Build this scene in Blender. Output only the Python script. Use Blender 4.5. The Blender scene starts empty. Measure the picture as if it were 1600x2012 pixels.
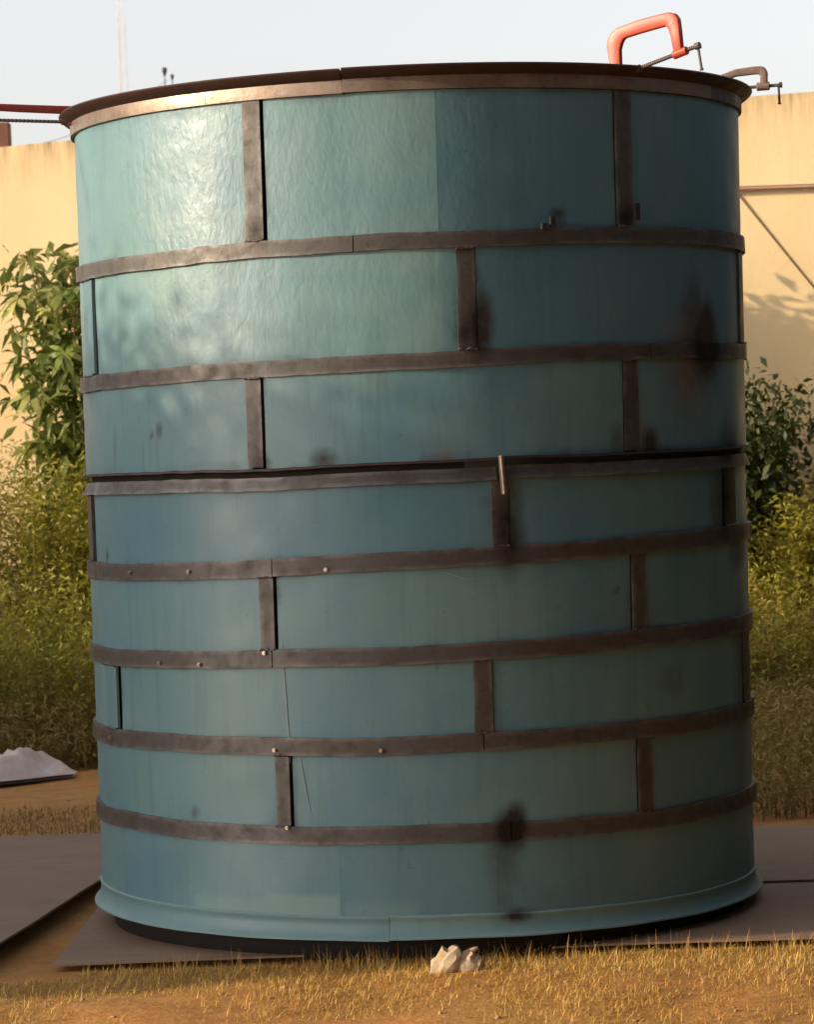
import bpy, bmesh, math, random
import numpy as np
from mathutils import Vector, Matrix, noise as mnoise
R = math.radians
random.seed(7); rng = np.random.default_rng(7)
S = bpy.context.scene
COL = S.collection

# ------------------------------------------------------------------ camera
cd = bpy.data.cameras.new('camera'); camo = bpy.data.objects.new('camera', cd); COL.objects.link(camo)
F_PX, D, CH, ROLL, HY = 6000., 10.875, 1.64, R(2.2), 880.
p = math.atan((1006 - HY) / F_PX)
Fw = Vector((0, math.cos(p), -math.sin(p))); U0 = Vector((0, math.sin(p), math.cos(p))); R0 = Vector((1, 0, 0))
Rt = math.cos(ROLL) * R0 - math.sin(ROLL) * U0
Up = math.sin(ROLL) * R0 + math.cos(ROLL) * U0
m = Matrix((Rt, Up, -Fw)).transposed().to_4x4(); m.translation = Vector((0, -D, CH))
camo.matrix_world = m
cd.sensor_fit = 'VERTICAL'; cd.sensor_height = 24.; cd.lens = F_PX / 2012 * 24.; cd.clip_end = 2000; cd.clip_start = .1
cd.dof.use_dof = True; cd.dof.focus_distance = 9.8; cd.dof.aperture_fstop = 6.5
S.camera = camo

# ------------------------------------------------------------------ light
SUN_AZ, SUN_EL = 77., 16.            # azimuth from the camera's side (-y) towards the left (-x)
sd = Vector((-math.sin(R(SUN_AZ)) * math.cos(R(SUN_EL)), -math.cos(R(SUN_AZ)) * math.cos(R(SUN_EL)), math.sin(R(SUN_EL))))
W = bpy.data.worlds.new('World'); S.world = W; W.use_nodes = True
nt = W.node_tree; nt.nodes.clear()
sky = nt.nodes.new('ShaderNodeTexSky'); sky.sky_type = 'NISHITA'; sky.sun_disc = False
sky.sun_elevation = R(SUN_EL); sky.sun_rotation = math.atan2(sd.x, sd.y)
sky.air_density = 1.0; sky.dust_density = 2.5; sky.ozone_density = 1.0; sky.altitude = 300
hs = nt.nodes.new('ShaderNodeHueSaturation'); hs.inputs['Saturation'].default_value = .42
wb = nt.nodes.new('ShaderNodeMix'); wb.data_type = 'RGBA'; wb.blend_type = 'MULTIPLY'; wb.inputs[0].default_value = 1
wb.inputs[7].default_value = (1.0, .922, .90, 1)
bg = nt.nodes.new('ShaderNodeBackground'); bg.inputs[1].default_value = .142
wo = nt.nodes.new('ShaderNodeOutputWorld')
nt.links.new(sky.outputs[0], hs.inputs['Color']); nt.links.new(hs.outputs[0], wb.inputs[6]); nt.links.new(wb.outputs[2], bg.inputs[0]); nt.links.new(bg.outputs[0], wo.inputs[0])
sl = bpy.data.lights.new('sun', 'SUN'); sl.energy = 2.5; sl.angle = R(.5); sl.color = (1, .79, .53)
so = bpy.data.objects.new('sun', sl); COL.objects.link(so)
so.rotation_euler = (-sd).to_track_quat('-Z', 'Y').to_euler(); so.location = (-20, -8, 12)
S.view_settings.view_transform = 'Standard'; S.view_settings.look = 'None'
S.view_settings.exposure = 1.05; S.view_settings.gamma = 1; S.view_settings.use_curve_mapping = False

# ------------------------------------------------------------------ helpers
def link(name, me, mats, parent=None, smooth=False):
    o = bpy.data.objects.new(name, me); COL.objects.link(o)
    for mt in (mats if isinstance(mats, (list, tuple)) else [mats]): me.materials.append(mt)
    if parent: o.parent = parent
    if smooth: me.polygons.foreach_set('use_smooth', [True] * len(me.polygons))
    return o
def mesh(name, v, f):
    me = bpy.data.meshes.new(name); me.from_pydata([tuple(a) for a in v], [], f); me.update(); return me
def tag(o, label=None, cat=None, group=None, kind=None):
    if label: o['label'] = label
    if cat: o['category'] = cat
    if group: o['group'] = group
    if kind: o['kind'] = kind
    return o
def empty(name, loc, label, cat, group=None):
    o = bpy.data.objects.new(name, None); COL.objects.link(o); o.location = loc; o.empty_display_size = .1
    return tag(o, label, cat, group)
def np_mesh(name, V, Q, attr=None):
    """quads Q (n,4) over verts V (n,3)"""
    me = bpy.data.meshes.new(name); V = np.asarray(V, np.float32); Q = np.asarray(Q, np.int32)
    me.vertices.add(len(V)); me.vertices.foreach_set('co', V.ravel())
    me.loops.add(Q.size); me.loops.foreach_set('vertex_index', Q.ravel())
    k = Q.shape[1]
    me.polygons.add(len(Q)); me.polygons.foreach_set('loop_start', np.arange(0, Q.size, k, dtype=np.int32))
    me.update(calc_edges=True)
    if attr is not None:
        for nm, a in attr.items():
            at = me.attributes.new(nm, 'FLOAT', 'POINT'); at.data.foreach_set('value', np.asarray(a, np.float32))
    me.validate(); return me
def tube(pts, rad, n=8, cap=True):
    """verts, faces of a tube along points; rad scalar or list"""
    pts = [Vector(q) for q in pts]; k = len(pts)
    rad = [rad] * k if not isinstance(rad, (list, tuple)) else rad
    V = []; Fc = []; prev = None
    for i, q in enumerate(pts):
        t = (pts[min(i + 1, k - 1)] - pts[max(i - 1, 0)]).normalized()
        a = prev if prev is not None else (Vector((0, 0, 1)) if abs(t.z) < .9 else Vector((1, 0, 0)))
        b = t.cross(a).normalized(); a = b.cross(t).normalized(); prev = a
        for j in range(n):
            th = 2 * math.pi * j / n; V.append(q + (a * math.cos(th) + b * math.sin(th)) * rad[i])
    for i in range(k - 1):
        for j in range(n):
            Fc.append((i * n + j, i * n + (j + 1) % n, (i + 1) * n + (j + 1) % n, (i + 1) * n + j))
    if cap: Fc.append(tuple(range(n))[::-1]); Fc.append(tuple(range((k - 1) * n, k * n)))
    return V, Fc
def join(*vf):
    V = []; Fc = []
    for v, f in vf:
        o = len(V); V += list(v); Fc += [tuple(i + o for i in q) for q in f]
    return V, Fc
def bevel(me, w=.003, seg=2, ang=35):
    bm = bmesh.new(); bm.from_mesh(me)
    bmesh.ops.recalc_face_normals(bm, faces=bm.faces)
    es = [e for e in bm.edges if len(e.link_faces) == 2 and e.calc_face_angle(0) > R(ang)]
    bmesh.ops.bevel(bm, geom=es, offset=w, segments=seg, affect='EDGES', profile=.5)
    bm.to_mesh(me); bm.free(); me.update()
def boxv(x0, x1, y0, y1, z0, z1):
    v = [(x, y, z) for z in (z0, z1) for y in (y0, y1) for x in (x0, x1)]
    f = [(0, 2, 3, 1), (4, 5, 7, 6), (0, 1, 5, 4), (2, 6, 7, 3), (0, 4, 6, 2), (1, 3, 7, 5)]
    return v, f

class Mt:
    """tiny node-material builder"""
    def __init__(s, name, rough=.6, metal=0, spec=.5):
        s.m = bpy.data.materials.new(name); s.m.use_nodes = True; s.t = s.m.node_tree
        s.b = s.t.nodes['Principled BSDF']; s.b.inputs['Roughness'].default_value = rough; s.b.inputs['Metallic'].default_value = metal
        s.b.inputs['Specular IOR Level'].default_value = spec
        s.co = s.t.nodes.new('ShaderNodeTexCoord').outputs['Object']
    def n(s, ty, **k):
        q = s.t.nodes.new(ty)
        for a, b in k.items(): setattr(q, a, b)
        return q
    def l(s, a, b): s.t.links.new(a, b)
    def map(s, sc=(1, 1, 1), rot=(0, 0, 0)):
        q = s.n('ShaderNodeMapping'); q.inputs['Scale'].default_value = sc; q.inputs['Rotation'].default_value = rot; s.l(s.co, q.inputs[0]); return q.outputs[0]
    def noise(s, scale, detail=6, rough=.6, vec=None, dist=0):
        q = s.n('ShaderNodeTexNoise'); q.inputs['Scale'].default_value = scale; q.inputs['Detail'].default_value = detail
        q.inputs['Roughness'].default_value = rough; q.inputs['Distortion'].default_value = dist
        s.l(vec if vec is not None else s.co, q.inputs['Vector']); return q.outputs['Fac']
    def ramp(s, f, stops):
        q = s.n('ShaderNodeValToRGB'); e = q.color_ramp.elements
        while len(e) < len(stops): e.new(.5)
        for el, (ps, c) in zip(e, stops):
            el.position = ps; el.color = (*c, 1) if isinstance(c, tuple) else (c, c, c, 1)
        s.l(f, q.inputs[0]); return q.outputs[0]
    def mix(s, f, a, b, mode='MIX'):
        q = s.n('ShaderNodeMix'); q.data_type = 'RGBA'; q.blend_type = mode
        for sk, v in ((0, f), (6, a), (7, b)):
            if hasattr(v, 'links'): s.l(v, q.inputs[sk])
            else: q.inputs[sk].default_value = v if sk == 0 else (*v, 1)
        return q.outputs[2]
    def math(s, op, a, b=0., c=None):
        q = s.n('ShaderNodeMath', operation=op)
        for i, v in enumerate((a, b) if c is None else (a, b, c)):
            if hasattr(v, 'links'): s.l(v, q.inputs[i])
            else: q.inputs[i].default_value = v
        return q.outputs[0]
    def attr(s, nm):
        q = s.n('ShaderNodeAttribute'); q.attribute_name = nm; return q.outputs['Fac']
    def rnd(s): return s.n('ShaderNodeObjectInfo').outputs['Random']
    def col(s, c):
        if hasattr(c, 'links'): s.l(c, s.b.inputs['Base Color'])
        else: s.b.inputs['Base Color'].default_value = (*c, 1)
        return s
    def rough(s, c): s.l(c, s.b.inputs['Roughness']); return s
    def bump(s, h, strength=.3, dist=.01):
        q = s.n('ShaderNodeBump'); q.inputs['Strength'].default_value = strength; q.inputs['Distance'].default_value = dist
        s.l(h, q.inputs['Height']); s.l(q.outputs[0], s.b.inputs['Normal']); return s

# ------------------------------------------------------------------ materials
def mat_teal():
    M = Mt('teal_gelcoat', .4, 0, .6)
    n1 = M.noise(1.6, 5, .6); n2 = M.noise(7, 6, .65)
    c = M.mix(M.ramp(n1, [(.38, .0), (.64, 1.)]), (.080, .194, .252), (.124, .246, .262))
    c = M.mix(M.math('MULTIPLY', M.ramp(n2, [(.42, 0.), (.7, 1.)]), .30), c, (.165, .245, .225))
    c = M.mix(M.math('MULTIPLY', M.rnd(), .5), c, (.045, .140, .205))
    streak = M.ramp(M.noise(3.0, 6, .7, M.map((9, 9, .5))), [(.52, 0.), (.72, 1.)])
    c = M.mix(M.math('MULTIPLY', streak, .42), c, (.045, .115, .135))
    spots = M.ramp(M.noise(34, 3, .5), [(.70, 0.), (.76, 1.)])
    c = M.mix(M.math('MULTIPLY', spots, .5), c, (.035, .08, .085))
    c = M.mix(M.attr('pale'), c, (.23, .36, .33))
    brk = M.ramp(M.noise(22, 5, .7), [(.3, .55), (.65, 1.)])
    c = M.mix(M.math('MULTIPLY', M.attr('rust'), brk), c, (.135, .055, .022))
    sf = M.ramp(M.math('MULTIPLY', M.attr('soot_dark'), M.math('ADD', M.math('MULTIPLY', M.noise(26, 7, .75), 1.5), .2)), [(.10, 0.), (.36, .5), (.85, 1.)]); c = M.mix(sf, c, (.016, .011, .008))
    scr = M.attr('scratch'); c = M.mix(scr, c, (.30, .36, .33))
    M.col(c)
    r = M.ramp(M.noise(5, 4), [(.3, .36), (.7, .52)])
    M.rough(M.math('ADD', r, M.math('MULTIPLY', M.math('ADD', M.attr('soot_dark'), M.attr('pale')), .35)))
    w1 = M.noise(40, 3, .5, M.map((1.2, 1.2, .60), (.5, .4, .3)), .4); w2 = M.noise(4.5, 3, .5, M.map((1, 1, .8)), .4)
    h = M.math('ADD', M.math('MULTIPLY', w1, .42), M.math('MULTIPLY', w2, .9))
    h = M.math('MULTIPLY', h, M.math('ADD', M.math('MULTIPLY', M.attr('wrinkle'), .85), .15))
    return M.bump(h, .30, .02).m
def mat_steel(name, base, rust, rough=.5, metal=.45, rustamt=(.45, .75)):
    M = Mt(name, rough, metal, .5)
    n = M.noise(6, 7, .7); c = M.mix(M.ramp(n, [(rustamt[0], 0.), (rustamt[1], 1.)]), base, rust)
    n2 = M.noise(28, 5, .7); c = M.mix(M.math('MULTIPLY', M.ramp(n2, [(.5, 0.), (.75, 1.)]), .6), c, tuple(.45 * a for a in rust))
    c = M.mix(M.math('MULTIPLY', M.rnd(), .25), c, tuple(.6 * a for a in base))
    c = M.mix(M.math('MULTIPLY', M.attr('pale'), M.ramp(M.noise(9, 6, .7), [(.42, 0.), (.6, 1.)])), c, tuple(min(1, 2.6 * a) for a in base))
    c = M.mix(M.ramp(M.math('MULTIPLY', M.attr('soot_dark'), M.math('ADD', M.math('MULTIPLY', M.noise(26, 7, .75), 1.5), .2)), [(.1, 0.), (.8, 1.)]), c, (.012, .008, .006))
    M.col(c).rough(M.ramp(M.noise(14, 4), [(.3, rough - .1), (.7, rough + .18)]))
    return M.bump(M.noise(60, 5, .7), .25, .004).m
TEAL = mat_teal()
STEEL = mat_steel('strap_steel', (.090, .088, .085), (.068, .052, .042))
LIP = mat_steel('rim_red_oxide', (.032, .014, .011), (.055, .020, .012), .55, .1)
RIMSTEEL = mat_steel('rim_steel', (.30, .245, .20), (.17, .10, .065), .36, .6)
CORE = Mt('core_dark', .9).col((.018, .015, .012)).m
GAP_SHADE = Mt('gap_shade', .9); GAP_SHADE.col(GAP_SHADE.ramp(GAP_SHADE.noise(9), [(.3, (.005, .004, .0035)), (.7, (.010, .007, .006))])); GAP_SHADE = GAP_SHADE.m
BOLT = Mt('bolt', .28, .9).col((.62, .56, .50)).m
def mat_paint(name, c, d, rough=.45):
    M = Mt(name, rough); M.col(M.mix(M.ramp(M.noise(30, 5, .7), [(.5, 0.), (.7, 1.)]), c, d)); return M.bump(M.noise(90, 3), .2, .002).m
REDP = mat_paint('clamp_red', (.40, .050, .018), (.31, .040, .016), .42)
DKRED = mat_paint('clamp_dark_red', (.20, .030, .026), (.11, .025, .02))
BRNP = mat_paint('clamp_brown', (.21, .145, .12), (.13, .085, .065), .55)
ROD = mat_steel('screw_steel', (.12, .10, .09), (.10, .055, .04), .5, .5)

# ------------------------------------------------------------------ ground
def mat_ground():
    M = Mt('soil', .95, 0, .2)
    n = M.noise(.9, 8, .65); n2 = M.noise(7, 8, .7); n3 = M.noise(45, 4, .7)
    c = M.mix(M.ramp(n, [(.35, 0.), (.65, 1.)]), (.52, .225, .066), (.56, .31, .105))
    c = M.mix(M.math('MULTIPLY', M.ramp(n2, [(.45, 0.), (.7, 1.)]), .55), c, (.27, .115, .04))
    c = M.mix(M.math('MULTIPLY', M.ramp(n3, [(.5, 0.), (.75, 1.)]), .5), c, (.55, .37, .17))
    M.col(c)
    return M.bump(M.math('ADD', M.noise(12, 8, .75), M.math('MULTIPLY', n3, .3)), .6, .05).m
SOIL = mat_ground()
def gz(x, y):
    z = .030 * mnoise.noise(Vector((x * .9, y * .9, 3.1))) + .016 * mnoise.noise(Vector((x * 3.1, y * 3.1, 1.1)))
    k = 1.0 if y < -1.35 else (.12 if y < 2.9 else .8)
    return z * k - .012
xs = np.concatenate([[-400, -120, -40, -15, -8, -5], np.arange(-3.6, 3.61, .06), [5, 8, 15, 40, 120, 400]])
ys = np.concatenate([[-300, -80, -30, -14, -8, -5], np.arange(-3.6, 6.5, .06), [7, 8, 9, 10, 12, 16, 30, 80, 400]])
V = []; Q = []
for j, y in enumerate(ys):
    for i, x in enumerate(xs): V.append((x, y, gz(x, y) if abs(x) < 4 and abs(y) < 7 else -.012))
nx = len(xs)
for j in range(len(ys) - 1):
    for i in range(nx - 1): Q.append((j * nx + i, j * nx + i + 1, (j + 1) * nx + i + 1, (j + 1) * nx + i))
g = link('ground', mesh('ground', V, Q), SOIL, smooth=True); tag(g, 'orange brown earth of the yard around the tank', kind='structure')

# ------------------------------------------------------------------ boundary wall
def mat_wall():
    M = Mt('yellow_wall', .88, 0, .2)
    n = M.noise(.7, 7, .6); n2 = M.noise(5, 7, .7)
    c = M.mix(M.ramp(n, [(.35, 0.), (.65, 1.)]), (.63, .475, .25), (.68, .54, .325))
    c = M.mix(M.math('MULTIPLY', M.ramp(n2, [(.5, 0.), (.75, 1.)]), .28), c, (.63, .47, .27))
    sx = M.n('ShaderNodeSeparateXYZ'); M.l(M.co, sx.inputs[0]); z = sx.outputs[2]
    top = M.ramp(z, [(0., 0.), (1., 1.)])
    mr = M.n('ShaderNodeMapRange'); mr.inputs[1].default_value = 3.45; mr.inputs[2].default_value = 3.86; M.l(z, mr.inputs[0])
    drip = M.ramp(M.noise(4, 6, .7, M.map((3, 3, .35))), [(.38, 0.), (.68, 1.)])
    edge = M.math('POWER', mr.outputs[0], 2.2)
    c = M.mix(M.math('MULTIPLY', M.math('MULTIPLY', edge, drip), .95), c, (.22, .155, .085))
    vo = M.n('ShaderNodeTexVoronoi'); vo.feature = 'DISTANCE_TO_EDGE'; vo.inputs['Scale'].default_value = .55
    wv = M.n('ShaderNodeVectorMath', operation='ADD'); nz = M.n('ShaderNodeTexNoise'); nz.inputs['Scale'].default_value = 3; M.l(M.co, nz.inputs['Vector'])
    M.l(M.co, wv.inputs[0]); M.l(nz.outputs['Color'], wv.inputs[1]); M.l(wv.outputs[0], vo.inputs['Vector'])
    crack = M.ramp(vo.outputs[0], [(0., 1.), (.006, 0.)])
    c = M.mix(M.math('MULTIPLY', crack, M.math('MULTIPLY', M.ramp(n, [(.5, 0.), (.6, 1.)]), .28)), c, (.30, .21, .12))
    lo = M.n('ShaderNodeMapRange'); lo.inputs[1].default_value = .9; lo.inputs[2].default_value = 0; M.l(z, lo.inputs[0])
    c = M.mix(M.math('MULTIPLY', lo.outputs[0], .6), c, (.27, .19, .11))
    M.col(c); return M.bump(M.noise(30, 6, .7), .35, .01).m
WALL = mat_wall()
WD = Vector((5, -1.3, 0)).normalized(); WN = Vector((-1.3, -5, 0)).normalized(); WO = Vector((-2.5, 10.47, 0))
def wall_pt(s, off=0): return WO + WD * s + WN * off
bw = empty('boundary_wall', wall_pt(0), 'tall yellow plastered boundary wall with stained top edge behind the tank', 'wall')
HW = 3.86
V = []; Q = []
ss = np.arange(-6, 12.01, .25); zs = list(np.arange(0, 3.6, .4)) + [3.6, 3.75]
prof = [(0, z) for z in zs] + [(0, None), (-.24, None), (-.24, 0)]
for i, s in enumerate(ss):
    top = HW + .02 * mnoise.noise(Vector((s * 1.3, 0, 0))) + .008 * mnoise.noise(Vector((s * 6, 4, 0)))
    for off, z in prof:
        q = wall_pt(s, off + (.012 * mnoise.noise(Vector((s, (z or 3.8), 5))) if off == 0 else 0)) - bw.location
        V.append((q.x, q.y, top if z is None else z - (.1 if z == 0 else 0)))
n = len(prof)
for i in range(len(ss) - 1):
    for j in range(n - 1): Q.append((i * n + j, (i + 1) * n + j, (i + 1) * n + j + 1, i * n + j + 1))
link('wall_face', mesh('wall_face', V, Q), WALL, bw)
# unseen wall added at left to shade the lower tank; leaves soften the edge
XW = -7.0; y0, y1 = -2.85, 11.2
v, f = join(boxv(XW - .24, XW, y0, 4.2, -.1, 3.52), boxv(XW - .24, XW, 4.203, y1, -.1, 1.75))
me = mesh('added_shade_wall', [Vector(a) - bw.location for a in v], f); link('added_shade_wall', me, WALL, bw)

# ------------------------------------------------------------------ leaf clouds
def quads_cloud(P, size, aspect=.45, droop=.3, rs=None):
    """one bent leaf (2 quads) per point"""
    r = rs or rng; n = len(P); az = r.uniform(0, 2 * np.pi, n); el = r.normal(-droop, .5, n); ro = r.normal(0, .7, n)
    L = size * r.uniform(.6, 1.3, n)
    d = np.stack([np.cos(az) * np.cos(el), np.sin(az) * np.cos(el), np.sin(el)], 1)
    up = np.tile([0, 0, 1.], (n, 1)); s = np.cross(d, up); s /= np.linalg.norm(s, axis=1)[:, None] + 1e-9; nn = np.cross(s, d)
    s2 = s * np.cos(ro)[:, None] + nn * np.sin(ro)[:, None]; n2 = np.cross(s2, d)
    L1 = L[:, None]; Wd = L1 * aspect * .5
    a = P; mL = P + d * L1 * .5 + s2 * Wd + n2 * L1 * .04; mR = P + d * L1 * .5 - s2 * Wd + n2 * L1 * .04
    mC = P + d * L1 * .5; tip = P + d * L1 - np.array([0, 0, 1.]) * L1 * .18
    V = np.stack([a, mL, mC, mR, tip], 1).reshape(-1, 3)
    b = np.arange(n)[:, None] * 5
    Q = np.concatenate([b + [[0, 2, 1, 1]], b + [[1, 2, 4, 4]]]) if False else None
    T = np.concatenate([b + [[0, 2, 1]], b + [[0, 3, 2]], b + [[1, 2, 4]], b + [[2, 3, 4]]])
    return V, T
def mat_leaf(name, a, b, dry=None, dryamt=(.7, .85), trans=.25):
    M = Mt(name, .5, 0, .3); c = M.mix(M.attr('tint'), a, b)
    if dry: c = M.mix(M.ramp(M.attr('tint2'), [(dryamt[0], 0.), (dryamt[1], 1.)]), c, dry)
    M.col(c)
    tr = M.n('ShaderNodeBsdfTranslucent'); M.l(c, tr.inputs[0]) if hasattr(c, 'links') else None
    mx = M.n('ShaderNodeMixShader'); mx.inputs[0].default_value = trans
    out = M.t.nodes['Material Output']; M.l(M.b.outputs[0], mx.inputs[1]); M.l(tr.outputs[0], mx.inputs[2]); M.l(mx.outputs[0], out.inputs[0])
    return M.m
SHADE_CREEP = mat_leaf('shade_creeper_leaf', (.05, .08, .02), (.09, .12, .03))
# leaves added along the top of the unseen wall to blur its shadow
n = 46000; yy = rng.uniform(y0, y1, n); hh = .20 + .12 * np.array([mnoise.noise(Vector((y * .5, 0, 7))) for y in yy])
P = np.stack([XW - .12 + rng.normal(0, .22, n), yy, np.where(yy < 4.2, 3.50, 1.73) + np.abs(rng.normal(0, 1, n)) * np.clip(hh, .05, 1)], 1)
V, T = quads_cloud(P, .05, .6); t = np.repeat(rng.random(n), 5)
o = link('added_shade_creeper', np_mesh('added_shade_creeper', V - np.array(bw.location), T, {'tint': t, 'tint2': t * 0}), SHADE_CREEP, bw); o['kind'] = 'stuff'

# dark foliage added out of view, at right, behind and overhead, to block sky light
SKYBLOCK = mat_leaf('sky_block_leaf', (.018, .024, .017), (.028, .036, .022))
n = 26000; k = n // 2
k2 = 5000
P = np.concatenate([np.stack([rng.uniform(-2.5, 8, k2), rng.uniform(-14, -3.6, k2), 5.0 + np.abs(rng.normal(0, .6, k2))], 1),
                    np.stack([4.3 + np.abs(rng.normal(0, .9, k)), rng.uniform(-12, 5.5, k), 4.0 * rng.random(k) ** .8], 1),
                    np.stack([rng.uniform(-5, 7, k), -16 - np.abs(rng.normal(0, .9, k)), 5.0 * rng.random(k) ** .8], 1)])
V, T = quads_cloud(P, .55, .6); t = np.repeat(rng.random(len(P)), 5)
o = link('added_sky_blocker', np_mesh('added_sky_blocker', V, T, {'tint': t, 'tint2': t * 0}), SKYBLOCK); tag(o, 'unseen dark foliage added round and above the yard to block sky light', 'trees', kind='stuff')

# ------------------------------------------------------------------ fixtures on and above the wall
v, f = tube([wall_pt(4.6, .05) + Vector((0, 0, 3.262)), wall_pt(7, .05) + Vector((0, 0, 3.20)), wall_pt(10, .05) + Vector((0, 0, 3.10))], .0165, 10)
PIPEM = mat_paint('pipe_brown', (.105, .045, .018), (.07, .03, .015), .5)
c0 = wall_pt(4.6, .05); pr = empty('wall_pipe', c0, 'thin brown pipe running level along the yellow wall right of the tank', 'pipe')
link('pipe_run', mesh('pipe_run', [Vector(a) - c0 for a in v], f), PIPEM, pr, True)
for s in (4.7, 6.9, 8.5):
    q = wall_pt(s, .03) - c0; z = 3.262 - .026 * (s - 4.6); vv, ff = boxv(q.x - .015, q.x + .015, q.y - .04, q.y + .035, z - .035, z + .035)
    link('pipe_clip', mesh('pipe_clip', vv, ff), PIPEM, pr)
pts = []
for k in range(13):
    t = k / 12; s = 4.5 + t * 2.2; q = wall_pt(s, .010); pts.append(q + Vector((0, 0, 3.79 - 1.30 * (s - 4.5) - .05 * math.sin(math.pi * t))))
v, f = tube(pts, .0045, 6); CABM = Mt('cable', .6).col((.13, .08, .04)).m
o = link('wall_cable', mesh('wall_cable', v, f), CABM, None, True); tag(o, 'thin slack cable slanting down the yellow wall below the brown pipe', 'cable')
q = wall_pt(-.24, -.12)
me = mesh('wall_stub', *boxv(-.16, .035, -.06, .06, 3.8, 4.03)); bevel(me, .01)
o = link('wall_stub', me, mat_paint('stub_brown', (.20, .085, .05), (.13, .06, .04), .8)); o.location = (q.x - .02, q.y, 0)
tag(o, 'short reddish brown brick post standing on the yellow wall at the left edge', 'post')

# lattice mast
MR = mat_paint('mast_red_hazed', (.52, .45, .45), (.48, .42, .42)); MW = mat_paint('mast_white_hazed', (.58, .58, .60), (.54, .54, .56))  # red and white greyed to paint the haze of distance into them
mast = empty('lattice_mast', (-11.44, 120, 0), 'tall faint red and white lattice radio mast far beyond the wall', 'mast')
leg = [Vector((math.cos(a), math.sin(a), 0)) * .19 for a in (R(10), R(130), R(250))]
for k in range(9):
    z0 = k * 3.4; parts = []
    for L in leg: parts.append(tube([L + Vector((0, 0, z0)), L + Vector((0, 0, z0 + 3.4))], .015, 5))
    for j in range(8):
        za = z0 + j * .425
        for i in range(3):
            a, b = leg[i], leg[(i + 1) % 3]
            if j % 2: a, b = b, a
            parts.append(tube([a + Vector((0, 0, za)), b + Vector((0, 0, za + .425))], .005, 3, False))
    link('mast_section', mesh('mast_section', *join(*parts)), MR if k % 2 else MW, mast)
LAMPM = Mt('black_paint', .5).col((.012, .012, .014)).m
for (x, z, sc, lb) in ((-3.749, 8.05, 1., 'taller of two small black pole heads just above the tank rim'), (-3.6256, 7.95, .72, 'shorter of two small black pole heads just above the tank rim')):
    e = empty('pole', (x, 40, 0), lb, 'pole', 'thin poles beyond the wall')
    link('pole_shaft', mesh('pole_shaft', *tube([(0, 0, 0), (0, 0, z - .06)], [.03, .009], 8)), LAMPM, e)
    prof = [(.012, -.09), (.026, -.05), (.040, -.01), (.044, .035), (.030, .055), (.001, .058)]
    v, f = tube([(0, 0, z + b * sc) for a, b in prof], [a * sc for a, b in prof], 12)
    link('pole_head', mesh('pole_head', v, f), LAMPM, e, True)
v, f = tube([Vector((-3.70, 40, 7.90)).lerp(Vector((-6.2, 36, 6.4)), t) - Vector((0, 0, .25 * math.sin(math.pi * t))) for t in np.linspace(0, 1, 13)], .004, 4)
o = link('overhead_wire', mesh('overhead_wire', v, f), LAMPM); tag(o, 'very thin wire sagging away to the left from the black pole heads', 'wire')

# ------------------------------------------------------------------ the tank
X0, LEAN, ZS, TB = .039, .0083, .04, .08
tank = empty('tank', (X0, 0, TB), 'large blue green cylindrical tank with rusty steel straps standing in the yard', 'tank')
def RZ(z): return 1.158 + .006 * (z - ZS)
def TP(th, z, dr=0.):
    r = RZ(z) + dr
    return (LEAN * (z - ZS - 1.6) + r * math.sin(th), -r * math.cos(th), z - TB)
# measured rings: centre height, tilt along x
RINGS = {1: (2.7626, .0026), 2: (2.2558, .0113), 3: (1.8761, .0149), 4: (1.5139, .0069), 5: (1.2417, .0249), 6: (.9428, .0118), 7: (.6548, -.0032), 8: (.3662, -.0142), 9: (.1099, -.0237)}
def ring(k, th): a, b = RINGS[k]; return a + ZS + b * math.sin(th) + .0018 * math.sin(5.3 * th + k * 1.7) + .001 * math.sin(13 * th + k) + .0022 * mnoise.noise(Vector((th * 16, k * 3.1, .5)))
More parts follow.
